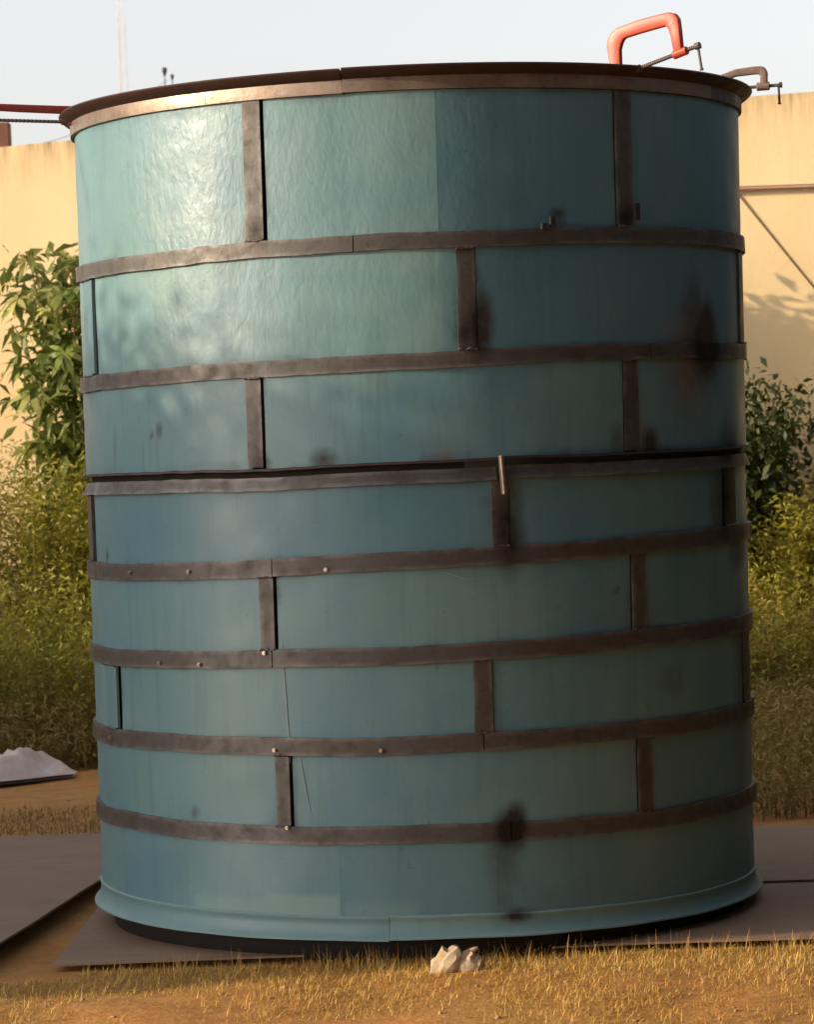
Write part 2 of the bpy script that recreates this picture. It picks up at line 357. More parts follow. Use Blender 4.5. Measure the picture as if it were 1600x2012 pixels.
# stains: theta deg, z, width (m), height (m), strength, kind
ST = [(56.6, 1.905, .09, .115, 1.5, 'soot_dark'), (53.5, 2.02, .07, .16, .6, 'soot_dark'), (58, 1.95, .05, .10, 1.6, 'soot_dark'), (52, 1.90, .13, .10, .9, 'rust'), (51, 1.82, .10, .12, .9, 'rust'),
      (13.0, .360, .048, .056, 1.5, 'soot_dark'), (11.8, .28, .07, .13, .4, 'soot_dark'), (14, .40, .035, .05, 1.2, 'soot_dark'), (11.5, .14, .05, .12, .3, 'soot_dark'), (13.6, .090, .05, .022, 1.0, 'soot_dark'),
      (10.6, 1.985, .035, .095, 1.3, 'soot_dark'), (8.3, 1.96, .04, .06, .8, 'soot_dark'), (40.8, 1.585, .035, .05, 1.2, 'soot_dark'), (38, 1.60, .06, .12, .5, 'rust'), (34, 1.6, .04, .08, .4, 'soot_dark'),
      (-14.6, 1.565, .040, .036, .8, 'soot_dark'), (4.2, 1.565, .04, .022, .6, 'rust'),
      (-46.2, 1.69, .014, .028, .8, 'soot_dark'), (-48.5, 1.675, .008, .012, .9, 'soot_dark'), (-51, 1.60, .012, .06, .3, 'soot_dark'), (-60, 1.64, .012, .10, .4, 'soot_dark'),
      (-25.2, 2.315, .03, .035, .9, 'soot_dark'), (-26.5, 2.31, .03, .03, .6, 'rust'), (36.3, 2.32, .03, .04, .8, 'soot_dark'), (-25.5, 1.565, .035, .03, 1.0, 'soot_dark'),
      (14.2, 1.33, .05, .13, .9, 'soot_dark'), (11, 1.42, .04, .04, .3, 'soot_dark'), (62, 1.38, .10, .14, .8, 'soot_dark'), (66, 1.55, .12, .09, .7, 'soot_dark'), (70, 1.2, .12, .08, .6, 'soot_dark'),
      (22, 1.07, .03, .03, .22, 'soot_dark'), (33, 1.11, .014, .014, .6, 'soot_dark'), (-66, 1.27, .014, .02, .9, 'soot_dark'), (38, 1.0, .05, .08, .7, 'rust'), (37.5, .55, .05, .05, .6, 'rust'),
      (-41, .43, .02, .025, .55, 'soot_dark'), (-70, 2.5, .01, .06, .35, 'soot_dark'), (45, .8, .09, .06, .3, 'soot_dark'), (70, .75, .12, .5, .35, 'soot_dark'), (24, 2.33, .03, .02, .8, 'soot_dark'),
      (-36, .165, .25, .035, .10, 'pale')]
SCR = [((-23, 1.03), (-22, .60)), ((-20.5, .63), (-18.8, .43)), ((2.5, 1.20), (9, 1.172)), ((-76.5, 2.72), (-70.5, 2.52))]
PALES = [(-42, -14.3, .10, .207, .42), (-14.2, -2, .10, .19, .20), (-23, 4.4, 2.2, 2.8, .17), (-66, 4.4, 1.95, 2.26, .08)]
def attrs(th, z):
    out = {'soot_dark': 0., 'rust': 0., 'pale': 0.}
    for (t, zz, w, h, s, k) in ST:
        dx = (th - R(t)) * 1.17; dz = z - (zz + ZS - .0)
        if abs(dx) > 3.2 * w or abs(dz) > 3.2 * h: continue
        nz = .35 * mnoise.noise(Vector((th * 14, z * 14, t)))
        q = math.exp(-((dx / w) ** 2 + (dz / h) ** 2) * (1 + nz)); out[k] = max(out[k], min(1., s * q))
    for (a, b, c, d, s) in PALES:
        if R(a) <= th <= R(b) and c <= z <= d: out['pale'] = max(out['pale'], s)
    return out['soot_dark'], out['rust'], out['pale'], 0., min(1, max(.12, (z - 1.55) / .75)) * (.25 + .75 * math.exp(-((math.degrees(th) + 36) / 26) ** 2))
def kink(th, z):
    """the laminate is slightly folded along a joint right of the middle"""
    k = max(0., min(1., (z - 1.65) / .7)); a = abs(th - R(4.4)) / R(14)
    b = .009 * k * max(0, 1 - a)
    return b + .0022 * mnoise.noise(Vector((th * 4, z * 3, 2))) + .0012 * mnoise.noise(Vector((th * 11, z * 9, 8)))
def patch(name, t0, t1, zl, zu, mat, dr=(0, 0), thick=.006, dth=.85, dz=.02, att=True, kk=True, parent=None):
    """curved plate; zl/zu functions of theta; dr radial offset at bottom/top"""
    n = max(2, int(abs(t1 - t0) / dth) + 1); hts = zu(R(t0)) - zl(R(t0)); k = max(2, int(hts / dz) + 1)
    V = []; Q = []; A = []
    for i in range(n):
        th = R(t0 + (t1 - t0) * i / (n - 1)); a, b = zl(th), zu(th)
        for j in range(k):
            u = j / (k - 1); z = a + (b - a) * u; o = dr[0] + (dr[1] - dr[0]) * u + (kink(th, z) if kk else 0)
            V.append(TP(th, z, o)); aa = attrs(th, z) if att else (0, 0, 0, 0, 0)
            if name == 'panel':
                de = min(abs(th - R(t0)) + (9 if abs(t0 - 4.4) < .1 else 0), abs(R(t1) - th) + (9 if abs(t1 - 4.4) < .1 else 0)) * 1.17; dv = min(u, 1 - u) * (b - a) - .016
                edge_dark = max(math.exp(-max(0, de) / .022) * .42, math.exp(-max(0, dv) / .012) * .30) * (.6 + .9 * mnoise.noise(Vector((th * 6, z * 5, 12))) + .5 * mnoise.noise(Vector((th * 25, z * 25, 3))))  # makes panel borders darker along bars and straps
                aa = (max(aa[0], edge_dark),) + aa[1:]
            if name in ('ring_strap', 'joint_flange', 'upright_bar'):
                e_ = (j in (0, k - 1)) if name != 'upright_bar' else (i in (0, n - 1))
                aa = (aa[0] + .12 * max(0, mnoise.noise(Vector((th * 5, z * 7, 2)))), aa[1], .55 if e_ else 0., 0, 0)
            A.append(aa)
    for i in range(n - 1):
        for j in range(k - 1): Q.append((i * k + j, (i + 1) * k + j, (i + 1) * k + j + 1, i * k + j + 1))
    # rim of the plate
    loop = [i * k for i in range(n)] + [(n - 1) * k + j for j in range(1, k)] + [i * k + k - 1 for i in range(n - 2, -1, -1)] + [j for j in range(k - 2, 0, -1)]
    base = len(V)
    for q in loop:
        v = Vector(V[q]); rr = Vector((v.x, v.y, 0)); V.append(tuple(v - rr.normalized() * thick)); A.append(A[q])
    nl = len(loop)
    for i in range(nl): Q.append((loop[i], base + i, base + (i + 1) % nl, loop[(i + 1) % nl]))
    me = mesh(name, V, Q)
    for nm, ix in (('soot_dark', 0), ('rust', 1), ('pale', 2), ('scratch', 3), ('wrinkle', 4)):
        at = me.attributes.new(nm, 'FLOAT', 'POINT'); at.data.foreach_set('value', [a[ix] for a in A])
    # smooth front, hard edges: split by angle
    o = link(name, me, mat, parent or tank)
    me.polygons.foreach_set('use_smooth', [True] * len(me.polygons))
    me.set_sharp_from_angle(angle=R(40))
    return o
# burnt marks at the welds of the uprights
# dark core seen through the gaps
V = []; Q = []; n = 96
zz = [.10, 2.835]
for z in zz:
    for i in range(n): V.append(TP(2 * math.pi * i / n, z, -.016))
for z in (2.835, .10):
    for i in range(n): V.append(TP(2 * math.pi * i / n, z, -.03))
for s in range(3):
    for i in range(n): Q.append((s * n + i, s * n + (i + 1) % n, (s + 1) * n + (i + 1) % n, (s + 1) * n + i))
link('inner_shell', mesh('inner_shell', V, Q), CORE, tank, True)

# upright bars per row: (centre deg, half width deg, side of the dark gap, gap deg)
ROWS = {1: [(-25.1, 1.55, 1, 0.53), (36.6, 1.6, -1, 0.28), (108, 1.6, 1, 0.31), (-97, 1.6, 1, 0.31), (180, 1.6, 1, 0.31)],
        2: [(-71.2, 3.2, 1, 0.93), (8.4, 1.45, 1, 0.12), (77.5, 2.8, -1, 0.31), (140, 1.6, 1, 0.31), (-145, 1.6, 1, 0.31)],
        3: [(-26.3, 1.35, 1, 0.46), (36.9, 1.5, -1, 0.25), (108, 1.6, 1, 0.31), (-97, 1.6, 1, 0.31), (180, 1.6, 1, 0.31)],
        4: [(-76.4, 2.2, 1, 1.49), (12.8, 1.35, 1, 0.19), (65.5, 2.7, -1, 0.99), (140, 1.6, 1, 0.31), (-145, 1.6, 1, 0.31)],
        5: [(-25.2, 1.25, 1, 0.46), (37.6, 1.4, -1, 0.31), (108, 1.6, 1, 0.31), (-97, 1.6, 1, 0.31), (180, 1.6, 1, 0.31)],
        6: [(-66.0, 3.0, 1, 1.36), (9.3, 1.45, 1, 0.19), (74.5, 3.2, -1, 0.37), (140, 1.6, 1, 0.31), (-145, 1.6, 1, 0.31)],
        7: [(-23.4, 1.2, 1, 0.50), (38.0, 1.5, -1, 0.25), (108, 1.6, 1, 0.31), (-97, 1.6, 1, 0.31), (180, 1.6, 1, 0.31)]}
HWR = .0285
def zfun(k, off): return lambda th: ring(k, th) + off
for row, bars in ROWS.items():
    up, lo = row, row + 1
    zu = zfun(up, -HWR - .001); zl = zfun(lo, HWR + .001)
    if row == 1: zu = lambda th: 2.735 + ZS + .0026 * math.sin(th) - .006
    pu = zfun(up, -.012); pl_ = zfun(lo, .012)
    if row == 1: pu = lambda th: 2.735 + ZS - .004
    if row == 3: pl_ = lambda th: ring(4, th) + HWR + .014
    if row == 3: zl = lambda th: ring(4, th) + HWR + .018
    bars = sorted(bars)
    for i, (c, hw, side, gap) in enumerate(bars):
        # steel upright between the straps; the strip at the left end of rows 2 and 6 is painted like the panels
        painted = (row in (2, 6) and i == 1 and c < -60)
        zl2 = (lambda th, z=zl: z(th)); 
        patch('upright_bar', c - hw, c + hw, zl2, zu, TEAL if painted else STEEL, (.007, .007), .010, .7, .03, kk=False)
    for i in range(len(bars)):
        a = bars[i]; b = bars[(i + 1) % len(bars)]; e0 = a[0] + a[1] * .55; e1 = b[0] - b[1] * .55 + (360 if i == len(bars) - 1 else 0)
        if a[2] > 0: e0 = a[0] + a[1] + a[3]
        if b[2] < 0: e1 = b[0] - b[1] - b[3] + (360 if i == len(bars) - 1 else 0)
        off = random.uniform(-.0012, .0015) + (.004 if row == 3 else 0)
        if row == 1 and i == 1 or False: pass
        segs_ = [(e0, 4.38), (4.42, e1)] if row == 1 and e0 < 0 < e1 else [(e0, e1)]
        for s0, s1 in segs_:
            patch('panel', s0, s1, pl_, pu, TEAL, (off, off), .008)
# bottom course below the lowest strap: seams only
for a, b in ((-110, -14.3), (-14.27, 10.9), (10.93, 75), (75.03, 160), (160.03, 249.9)):
    patch('skirt_panel', a, b, lambda th: .092 + ZS - .0237 * math.sin(th), zfun(8, -.012), TEAL, (.0008, random.uniform(-.0005, .0005)), .008)
# fine scratches in the paint
for (a, b) in SCR:
    V = []; Q = []; m_ = 24
    for i in range(m_ + 1):
        t = i / m_; th = R(a[0] + (b[0] - a[0]) * t); z = a[1] + (b[1] - a[1]) * t + ZS + .004 * math.sin(t * 7); w = .0016 * math.sin(math.pi * min(.97, max(.03, t))) + .0003
        hz = abs(b[1] - a[1]) > abs(b[0] - a[0]) * .02
        for sg in (-1, 1): V.append(TP(th + (sg * w / 1.17 if hz else 0), z + (0 if hz else sg * w), kink(th, z) + .0032))
    for i in range(m_): Q.append((2 * i, 2 * i + 1, 2 * i + 3, 2 * i + 2))
    me = mesh('scratch', V, Q); at = me.attributes.new('scratch', 'FLOAT', 'POINT'); at.data.foreach_set('value', [.55 if a[1] < 2.4 else 0.] * len(V))
    at = me.attributes.new('soot_dark', 'FLOAT', 'POINT'); at.data.foreach_set('value', [0. if a[1] < 2.4 else .7] * len(V))
    link('scratch', me, TEAL, tank)
# weld beads where the uprights meet the straps
for row, bars in ROWS.items():
    for (c, hw, side, gap) in bars:
        if abs(c) > 80: continue
        for k, off in ((row, -HWR), (row + 1, HWR)):
            if k in (1, 4): continue
            pts = []; rad = []
            for i in range(13):
                th = R(c - hw * 1.05 + hw * 2.1 * i / 12); pts.append(TP(th, ring(k, th) + off + .0025 * random.uniform(-1, 1), .011)); rad.append(.0042 * random.uniform(.6, 1.25))
            link('weld_bead', mesh('weld_bead', *tube(pts, rad, 6)), STEEL, tank, True)
# straps
def strap(k, t0, t1, dr, zlo=-HWR, zup=HWR, mat=STEEL, name='ring_strap', thick=.016, dz=.012):
    return patch(name, t0, t1, zfun(k, zlo), zfun(k, zup), mat, dr, thick, 1., dz, kk=False)
for k in (2, 3, 5, 6, 7, 8):
    segs = {2: [(-180, -9), (-8.8, 84), (84.3, 179.8)], 3: [(-180, 41), (41.2, 179.8)], 5: [(-180, -24), (-23.8, 80), (80.2, 179.8)], 6: [(-180, -24.5), (-24.3, 179.8)], 7: [(-180, 9), (9.2, 179.8)], 8: [(-180, 13), (13.2, 179.8)]}[k]
    hw_ = .0262 if k in (2, 3) else HWR
    for i, (a, b) in enumerate(segs): strap(k, a, b, (.013 + .0015 * i, .0115 + .0015 * i), -hw_, hw_)
# the middle joint: a lip over a dark slot and a strap that flares at its foot
for a, b, q in ((-180, 12.3, 0), (13.6, 60, .003), (60.3, 179.8, 0)):
    strap(4, a, b, (.017 + q, .003 + q), -HWR, HWR - .015, STEEL, 'joint_flange')
    patch('joint_lip', a, b, lambda th: ring(4, th) + HWR + .006, lambda th: ring(4, th) + HWR + .013, LIP, (.024, .022), .035, 1., .005, kk=False)
vv, ff = boxv(-.005, .005, -.02, .010, -.07, .055); me = mesh('joint_tab', vv, ff); bevel(me, .002, 1)
o = link('joint_tab', me, RIMSTEEL, tank); o.location = TP(R(12.95), 1.515 + ZS - .005, .026); o.rotation_euler = (0, R(-3), R(12.9))

# rim: vertical strip and flared lip, in two visible lengths
def lathe_seg(name, t0, t1, prof, mat, dth=1.5, wob=.0, sharp=38):
    n = max(3, int((t1 - t0) / dth)); V = []; Q = []; A = []; k = len(prof)
    for i in range(n + 1):
        th = R(t0 + (t1 - t0) * i / n)
        for dr, z in prof:
            z2 = z + ZS + wob * math.sin(3.1 * th + z * 9) * 1.; V.append(TP(th, z2, dr)); A.append(attrs(th, z2)[0])
    for i in range(n):
        for j in range(k): Q.append((i * k + j, (i + 1) * k + j, (i + 1) * k + (j + 1) % k, i * k + (j + 1) % k))
    Q.append(tuple(range(k))); Q.append(tuple(range(n * k, (n + 1) * k))[::-1])
    me = mesh(name, V, Q); bm = bmesh.new(); bm.from_mesh(me); bmesh.ops.recalc_face_normals(bm, faces=bm.faces); bm.to_mesh(me); bm.free()
    at = me.attributes.new('soot_dark', 'FLOAT', 'POINT'); at.data.foreach_set('value', A)
    o = link(name, me, mat, tank, True); me.set_sharp_from_angle(angle=R(sharp)); return o
strip = [(.002, 2.731), (.013, 2.731), (.014, 2.745), (.013, 2.775), (.002, 2.777)]
lipp = [(-.004, 2.7715), (.0095, 2.7715), (.0165, 2.7745), (.034, 2.784), (.048, 2.795), (.052, 2.801), (.049, 2.806), (.030, 2.803), (-.004, 2.801)]
for a, b, dz in ((-84, -33.1, 0), (-33, -9.9, .0), (-9.86, 60, .002), (60.2, 170, 0), (170.3, 275.7, 0)):
    lathe_seg('rim_strip', a, b, [(r, z + dz) for r, z in strip], RIMSTEEL if a < -5 else STEEL)  # sunlit left lengths coloured paler, shaded right ones darker
for a, b, dz in ((-84, -9.9, 0), (-9.62, 95, .002), (95.3, 275.7, 0)):
    lathe_seg('rim_lip', a, b, [(r, z + dz) for r, z in lipp], LIP, 1.5, .0012)
# base flange: bead, hollow and foot, butt-jointed left of the middle
def bprof(): return [(-.01, .104), (.004, .104), (.0085, .100), (.008, .094), (.004, .088), (.005, .072), (.010, .054), (.020, .041), (.029, .034), (.029, .029), (.02, .027), (-.02, .027)]
def base_seg(t0, t1, dz=0):
    n = int((t1 - t0) / 1.2); V = []; Q = []; A = []; pr_ = bprof(); k = len(pr_)
    for i in range(n + 1):
        th = R(t0 + (t1 - t0) * i / n)
        for dr, z in pr_:
            z2 = z + ZS + dz - .0237 * math.sin(th) * (1 if z > .06 else .75) + .003 * mnoise.noise(Vector((th * 5, z * 8, 0)))
            V.append(TP(th, z2, dr + .002 * mnoise.noise(Vector((th * 9, 3, z * 5))))); a = attrs(th, z2); A.append(a[:2] + (.55 if z in (.100, .104) else (.50 if z in (.034, .029) else .30) + .1 * mnoise.noise(Vector((th * 8, z * 30, 4))), 0, .1))
    for i in range(n):
        for j in range(k): Q.append((i * k + j, i * k + (j + 1) % k, (i + 1) * k + (j + 1) % k, (i + 1) * k + j))
    Q.append(tuple(range(k))[::-1]); Q.append(tuple(range(n * k, (n + 1) * k)))
    me = mesh('base_flange', V, Q); bm = bmesh.new(); bm.from_mesh(me); bmesh.ops.recalc_face_normals(bm, faces=bm.faces); bm.to_mesh(me); bm.free()
    for nm, ix in (('soot_dark', 0), ('rust', 1), ('pale', 2), ('scratch', 3), ('wrinkle', 4)):
        at = me.attributes.new(nm, 'FLOAT', 'POINT'); at.data.foreach_set('value', [a[ix] for a in A])
    link('base_flange', me, TEAL, tank, True); me.set_sharp_from_angle(angle=R(50))
base_seg(-150, -6.58); base_seg(-6.5, 100, .004); base_seg(100.4, 209.6)
# bolts, nubs
def hexbolt():
    v, f = tube([(0, 0, 0), (0, 0, .007)], .007, 6); v2, f2 = tube([(0, 0, .007), (0, 0, .011)], .004, 8)
    return mesh('bolt', *join((v, f), (v2, f2)))
bme = hexbolt(); bme.materials.append(BOLT)
for (t, z) in ((-39.8, 1.2235), (-38.2, .920), (-25.6, .958), (-24.4, .645), (-22.6, .395), (-55, 1.22), (-14.8, 1.222), (-47.5, .921), (-7.0, .640), (-65, .655)):
    o = bpy.data.objects.new('bolt', bme); COL.objects.link(o); o.parent = tank; o.location = TP(R(t), z + ZS, .0145); o.rotation_euler = (R(90), 0, R(t))
for (t, z, h) in ((22.4, 2.292, .028), (38.2, 2.315, .05), (21, 2.285, .014)):
    vv, ff = boxv(-.009, .009, -.016, 0, -.005, h); o = link('weld_nub', mesh('weld_nub', vv, ff), CORE, tank); o.location = TP(R(t), z + ZS, .014); o.rotation_euler = (0, 0, R(t))

# recessed plinth under the tank; its near-black colour paints the shadow gap
V = []; Q = []; n = 96
for dr, z in ((-.034, .10), (-.038, .004), (-.14, .004), (-.14, .10)):
    for i in range(n): V.append(TP(2 * math.pi * i / n, z, dr))
for k in range(4):
    for i in range(n): Q.append((k * n + i, k * n + (i + 1) % n, ((k + 1) % 4) * n + (i + 1) % n, ((k + 1) % 4) * n + i))
link('shade_plinth', mesh('shade_plinth', V, Q), GAP_SHADE, tank, True); tank.children[-1].data.set_sharp_from_angle(angle=R(40))

# ------------------------------------------------------------------ clamps on the rim
def clamp(name, label, O, u, outer, inner, thick, mat, rod, handle, rodr=.008, boss=None):
    O = Vector(O); u = Vector(u).normalized(); w = Vector((0, 0, 1)); nn = u.cross(w)
    e = empty(name, O, label, 'clamp', 'screw clamps on the tank rim')
    def L(a, b, c=0): return u * a + w * b + nn * c
    # C-shaped frame: strip between outer and inner outline, T section
    V = []; Q = []; k = len(outer)
    for (a, b), (c, d) in zip(outer, inner):
        for s in (-.5, .5): V.append(L(a, b, s * thick)); V.append(L(c, d, s * thick * .8))
    for i in range(k - 1):
        a = i * 4; b = a + 4
        Q += [(a, b, b + 2, a + 2), (a + 1, a + 3, b + 3, b + 1), (a, a + 1, b + 1, b), (a + 2, b + 2, b + 3, a + 3)]
    Q += [(0, 2, 3, 1), ((k - 1) * 4, (k - 1) * 4 + 1, (k - 1) * 4 + 3, (k - 1) * 4 + 2)]
    me = mesh('clamp_frame', V, Q); bevel(me, .004, 2, 20); link('clamp_frame', me, mat, e, True); me.set_sharp_from_angle(angle=R(60))
    # raised spine along the frame
    mid = [((a + c) / 2 , (b + d) / 2) for (a, b), (c, d) in zip(outer, inner)]
    if boss:
        (a, b), (c, d) = boss; v, f = tube([L(a, b), L(c, d)], thick * .62, 12); me = mesh('screw_boss', v, f); bevel(me, .002, 1); link('screw_boss', me, mat, e)
    (a, b), (c, d) = rod
    pts = [L(a + (c - a) * t, b + (d - b) * t) for t in np.linspace(0, 1, 60)]
    v, f = tube(pts, [rodr * (1 if i % 2 else .82) for i in range(60)], 10)
    v2, f2 = tube([L(a - (c - a) * .012, b - (d - b) * .012), L(a + (c - a) * .04, b + (d - b) * .04)], rodr * 1.7, 12)
    v3, f3 = tube([L(c - (c - a) * .05, d - (d - b) * .05), L(c + (c - a) * .02, d + (d - b) * .02)], rodr * 1.55, 12)
    link('clamp_screw', mesh('clamp_screw', *join((v, f), (v2, f2), (v3, f3))), ROD, e)
    (a, b), (c, d) = handle
    v, f = tube([L(a, b, .0), L(c, d, .0)], .0042, 8); v2, f2 = tube([L(c, d), L(c + (c - a) * .06, d + (d - b) * .06)], .0065, 8)
    link('clamp_handle', mesh('clamp_handle', *join((v, f), (v2, f2))), ROD, e)
    return e
clamp('screw_clamp', 'large bright red screw clamp standing up from the tank rim', (.7243, -.89, 2.847 + .0), (.82, -.572, 0),
      [(-.004, -.09), (-.004, .02), (-.012, .075), (-.006, .101), (.008, .118), (.03, .131), (.11, .148), (.19, .157), (.225, .160), (.246, .154), (.259, .137), (.263, .10), (.268, .025)],
      [(.034, -.09), (.037, .02), (.037, .06), (.044, .080), (.052, .092), (.06, .096), (.11, .104), (.19, .115), (.207, .117), (.213, .116), (.219, .108), (.227, .08), (.238, .018)],
      .023, REDP, ((.098, -.008), (.325, .043)), ((.322, .046), (.333, -.032)), .0075, ((.232, .021), (.283, .033)))
clamp('screw_clamp', 'brown screw clamp lying outwards over the right end of the tank rim', (1.16, -.17, 2.850), (.98, -.2, 0),
      [(-.06, -.03), (-.04, .02), (-.002, .05), (.048, .066), (.10, .071), (.137, .072), (.152, .066), (.160, .05), (.158, .006)],
      [(-.03, -.03), (-.015, .01), (.008, .030), (.05, .041), (.10, .044), (.125, .045), (.131, .042), (.133, .035), (.132, .003)],
      .024, BRNP, ((.062, .0), (.206, .003)), ((.196, .002), (.197, -.060)), .0065, ((.120, .001), (.165, .002)))
clamp('screw_clamp', 'dark red screw clamp sticking out from the left end of the tank rim', (-1.10, -.23, 2.845), (-.99, -.14, 0),
      [(-.01, -.04), (-.01, .0), (-.005, .018), (.01, .026), (.06, .028), (.2, .036), (.34, .044), (.36, .04), (.37, .025), (.372, -.012)],
      [(.03, -.04), (.028, -.012), (.03, -.005), (.034, -.001), (.06, .001), (.2, .010), (.32, .020), (.335, .018), (.342, .01), (.344, -.014)],
      .024, DKRED, ((.035, -.028), (.44, -.008)), ((.43, -.008), (.432, -.08)), .0065, ((.33, -.013), (.385, -.011)))

# ------------------------------------------------------------------ sheets on the ground
def mat_sheet(name, a, b, rust):
    M = Mt(name, .7, .0, .35); n = M.noise(2.2, 7, .65); c = M.mix(M.ramp(n, [(.35, 0.), (.65, 1.)]), a, b)
    c = M.mix(M.math('MULTIPLY', M.ramp(M.noise(1.1, 6, .7), [(.52, 0.), (.66, 1.)]), .8), c, rust)
    st = M.ramp(M.noise(2.5, 6, .7, M.map((1, 8, 1), (0, 0, .6))), [(.52, 0.), (.7, 1.)]); c = M.mix(M.math('MULTIPLY', st, .35), c, tuple(.55 * q for q in a))
    M.col(c); return M.bump(M.noise(16, 6, .7), .15, .01).m
SH = mat_sheet('grey_sheet', (.215, .145, .100), (.28, .192, .132), (.21, .115, .062))
SHB = mat_sheet('dusty_sheet', (.215, .138, .090), (.275, .185, .122), (.23, .105, .05))
def sheet(name, poly, z, thick, mat, label, sag=.0):
    bm = bmesh.new(); vs = [bm.verts.new((x, y, 0)) for x, y in poly]; fc = bm.faces.new(vs)
    cx = sum(q[0] for q in poly) / len(poly); cy = sum(q[1] for q in poly) / len(poly)
    bmesh.ops.subdivide_edges(bm, edges=bm.edges[:], cuts=14, use_grid_fill=True)
    for v in bm.verts: v.co.z = sag * mnoise.noise(Vector((v.co.x * 1.4, v.co.y * 1.4, z * 40))) + .4 * sag * mnoise.noise(Vector((v.co.x * 4, v.co.y * 4, 1)))
    r = bmesh.ops.extrude_face_region(bm, geom=bm.faces[:]); 
    for v in [q for q in r['geom'] if isinstance(q, bmesh.types.BMVert)]: v.co.z += thick
    bmesh.ops.recalc_face_normals(bm, faces=bm.faces)
    for v in bm.verts: v.co.x -= cx; v.co.y -= cy
    me = bpy.data.meshes.new(name); bm.to_mesh(me); bm.free()
    o = link(name, me, mat); o.location = (cx, cy, z); return tag(o, label, 'sheet', 'sheets lying on the ground')
sheet('ground_sheet', [(-1.205, -1.03), (1.9, -1.07), (1.95, 1.25), (-1.15, 1.3)], .008, .006, SHB, 'wide dusty sheet lying flat on the ground under the tank', .003)
sheet('ground_sheet', [(-3.2, 2.42), (-3.3, .42), (-1.60, .90), (-1.31, 1.44), (-.6, 1.75), (-.55, 2.2), (-1.4, 2.28)], .020, .006, SH, 'grey sheet on the ground left of the tank, farther from us', .004) if False else None
sheet('ground_sheet', [(-3.4, .30), (-.75, 1.86), (-.80, 2.25), (-3.4, 2.50)], .018, .006, SH, 'grey sheet on the ground left of the tank, behind the angled one', .004)
sheet('ground_sheet', [(-3.1, -1.05), (-1.425, -1.02), (-1.205, .43), (-1.05, 1.66), (-3.3, .36)], .055, .007, SH, 'angled grey sheet left of the tank with a raised straight edge', .006) if False else None
sheet('ground_sheet', [(-3.1, -1.3), (-1.45, -1.12), (-1.10, 1.52), (-3.3, .2)], .045, .008, SH, 'angled grey sheet left of the tank with a raised straight edge', .005)
sheet('ground_sheet', [(1.05, .18), (2.6, .05), (2.7, 1.62), (1.1, 1.74)], .0155, .006, SH, 'pale grey sheet on the ground right of the tank', .003)

# ------------------------------------------------------------------ sack and stone
SACKM = Mt('sack', .75); SACKM.col(SACKM.mix(SACKM.ramp(SACKM.noise(6, 5), [(.4, 0.), (.7, 1.)]), (.72, .62, .56), (.56, .45, .38))); SACKM.bump(SACKM.noise(40, 4), .2, .01); SACKM = SACKM.m
NX, NY = 90, 54; V = []; Q = []
for side in (1, -1):
    for j in range(NY):
        for i in range(NX):
            a = i / (NX - 1); b = j / (NY - 1)
            w = .30 * (1 - .80 * max(0, (a - .62) / .38) ** 1.2)            # narrows to the tied neck on the right
            x = -2.95 + 1.19 * a; y = 4.50 + .17 * a + (b - .5) * 2 * w
            e = (1 - abs(2 * b - 1) ** 2.4) * (1 - abs(2 * a - 1) ** 8)
            fold = abs(mnoise.noise(Vector((a * 6.2, b * 2.2 + a * 3.5, 3)))) * .125 + abs(mnoise.noise(Vector((a * 14 + b * 5, b * 6 - a * 5, 9)))) * .035
            h = (.155 - .085 * max(0, (a - .72) / .28)) * e * (.75 + .25 * math.sin(a * 9)) - fold * e
            y += .02 * mnoise.noise(Vector((a * 6, b * 4, 1)))
            V.append((x + 2.3, y - 4.6, max(.002, h + .012) if side > 0 else 0))
for s in (0, 1):
    o_ = s * NX * NY
    for j in range(NY - 1):
        for i in range(NX - 1):
            q = (o_ + j * NX + i, o_ + j * NX + i + 1, o_ + (j + 1) * NX + i + 1, o_ + (j + 1) * NX + i); Q.append(q if s == 0 else q[::-1])
o = link('sack', mesh('sack', V, Q), SACKM, None, True); o.location = (-2.32, 4.95, .0); o.scale = (1, 1, 1.2); tag(o, 'crumpled empty white sack lying on the earth left of the tank', 'sack')

bm = bmesh.new()
def lump(c, r, sc, seed, rot=0):
    q = bmesh.ops.create_icosphere(bm, subdivisions=3, radius=1)['verts']
    for v in q:
        d = v.co.normalized(); k = 1 + .30 * mnoise.noise(d * 1.3 + Vector((seed, 0, 0))) + .13 * (.5 - mnoise.cell(d * 2.1 + Vector((0, seed, 0)))) + .07 * mnoise.noise(d * 4.4 + Vector((0, seed, 0)))
        w = Vector((d.x * sc[0], d.y * sc[1], d.z * sc[2])) * r * k; ca, sa = math.cos(rot), math.sin(rot)
        v.co = Vector(c) + Vector((w.x * ca - w.z * sa, w.y, w.x * sa + w.z * ca))
lump((-.034, 0, .040), .064, (.74, .7, 1.0), 2.2, -.35); lump((.020, -.005, .040), .050, (1.0, .8, .72), 5.1, .5); lump((.056, -.012, .030), .036, (.6, .8, 1.05), 8.4, -.15); lump((.012, .02, .03), .05, (.9, .7, .7), 9.7); lump((.030, .0, .076), .022, (1.4, .7, .45), 1.3, .5)
me = bpy.data.meshes.new('stone'); bm.to_mesh(me); bm.free()
STM = Mt('stone', .85); STM.col(STM.mix(STM.ramp(STM.noise(14, 6), [(.4, 0.), (.7, 1.)]), (.43, .335, .225), (.30, .21, .125))); STM.bump(STM.noise(40, 6, .7), .5, .008); STM = STM.m
o = link('stone', me, STM, None, True); me.set_sharp_from_angle(angle=R(28)); o.location = (.108, -1.40, -.015); tag(o, 'pale cream broken stone in the dry grass at the foot of the tank', 'stone')

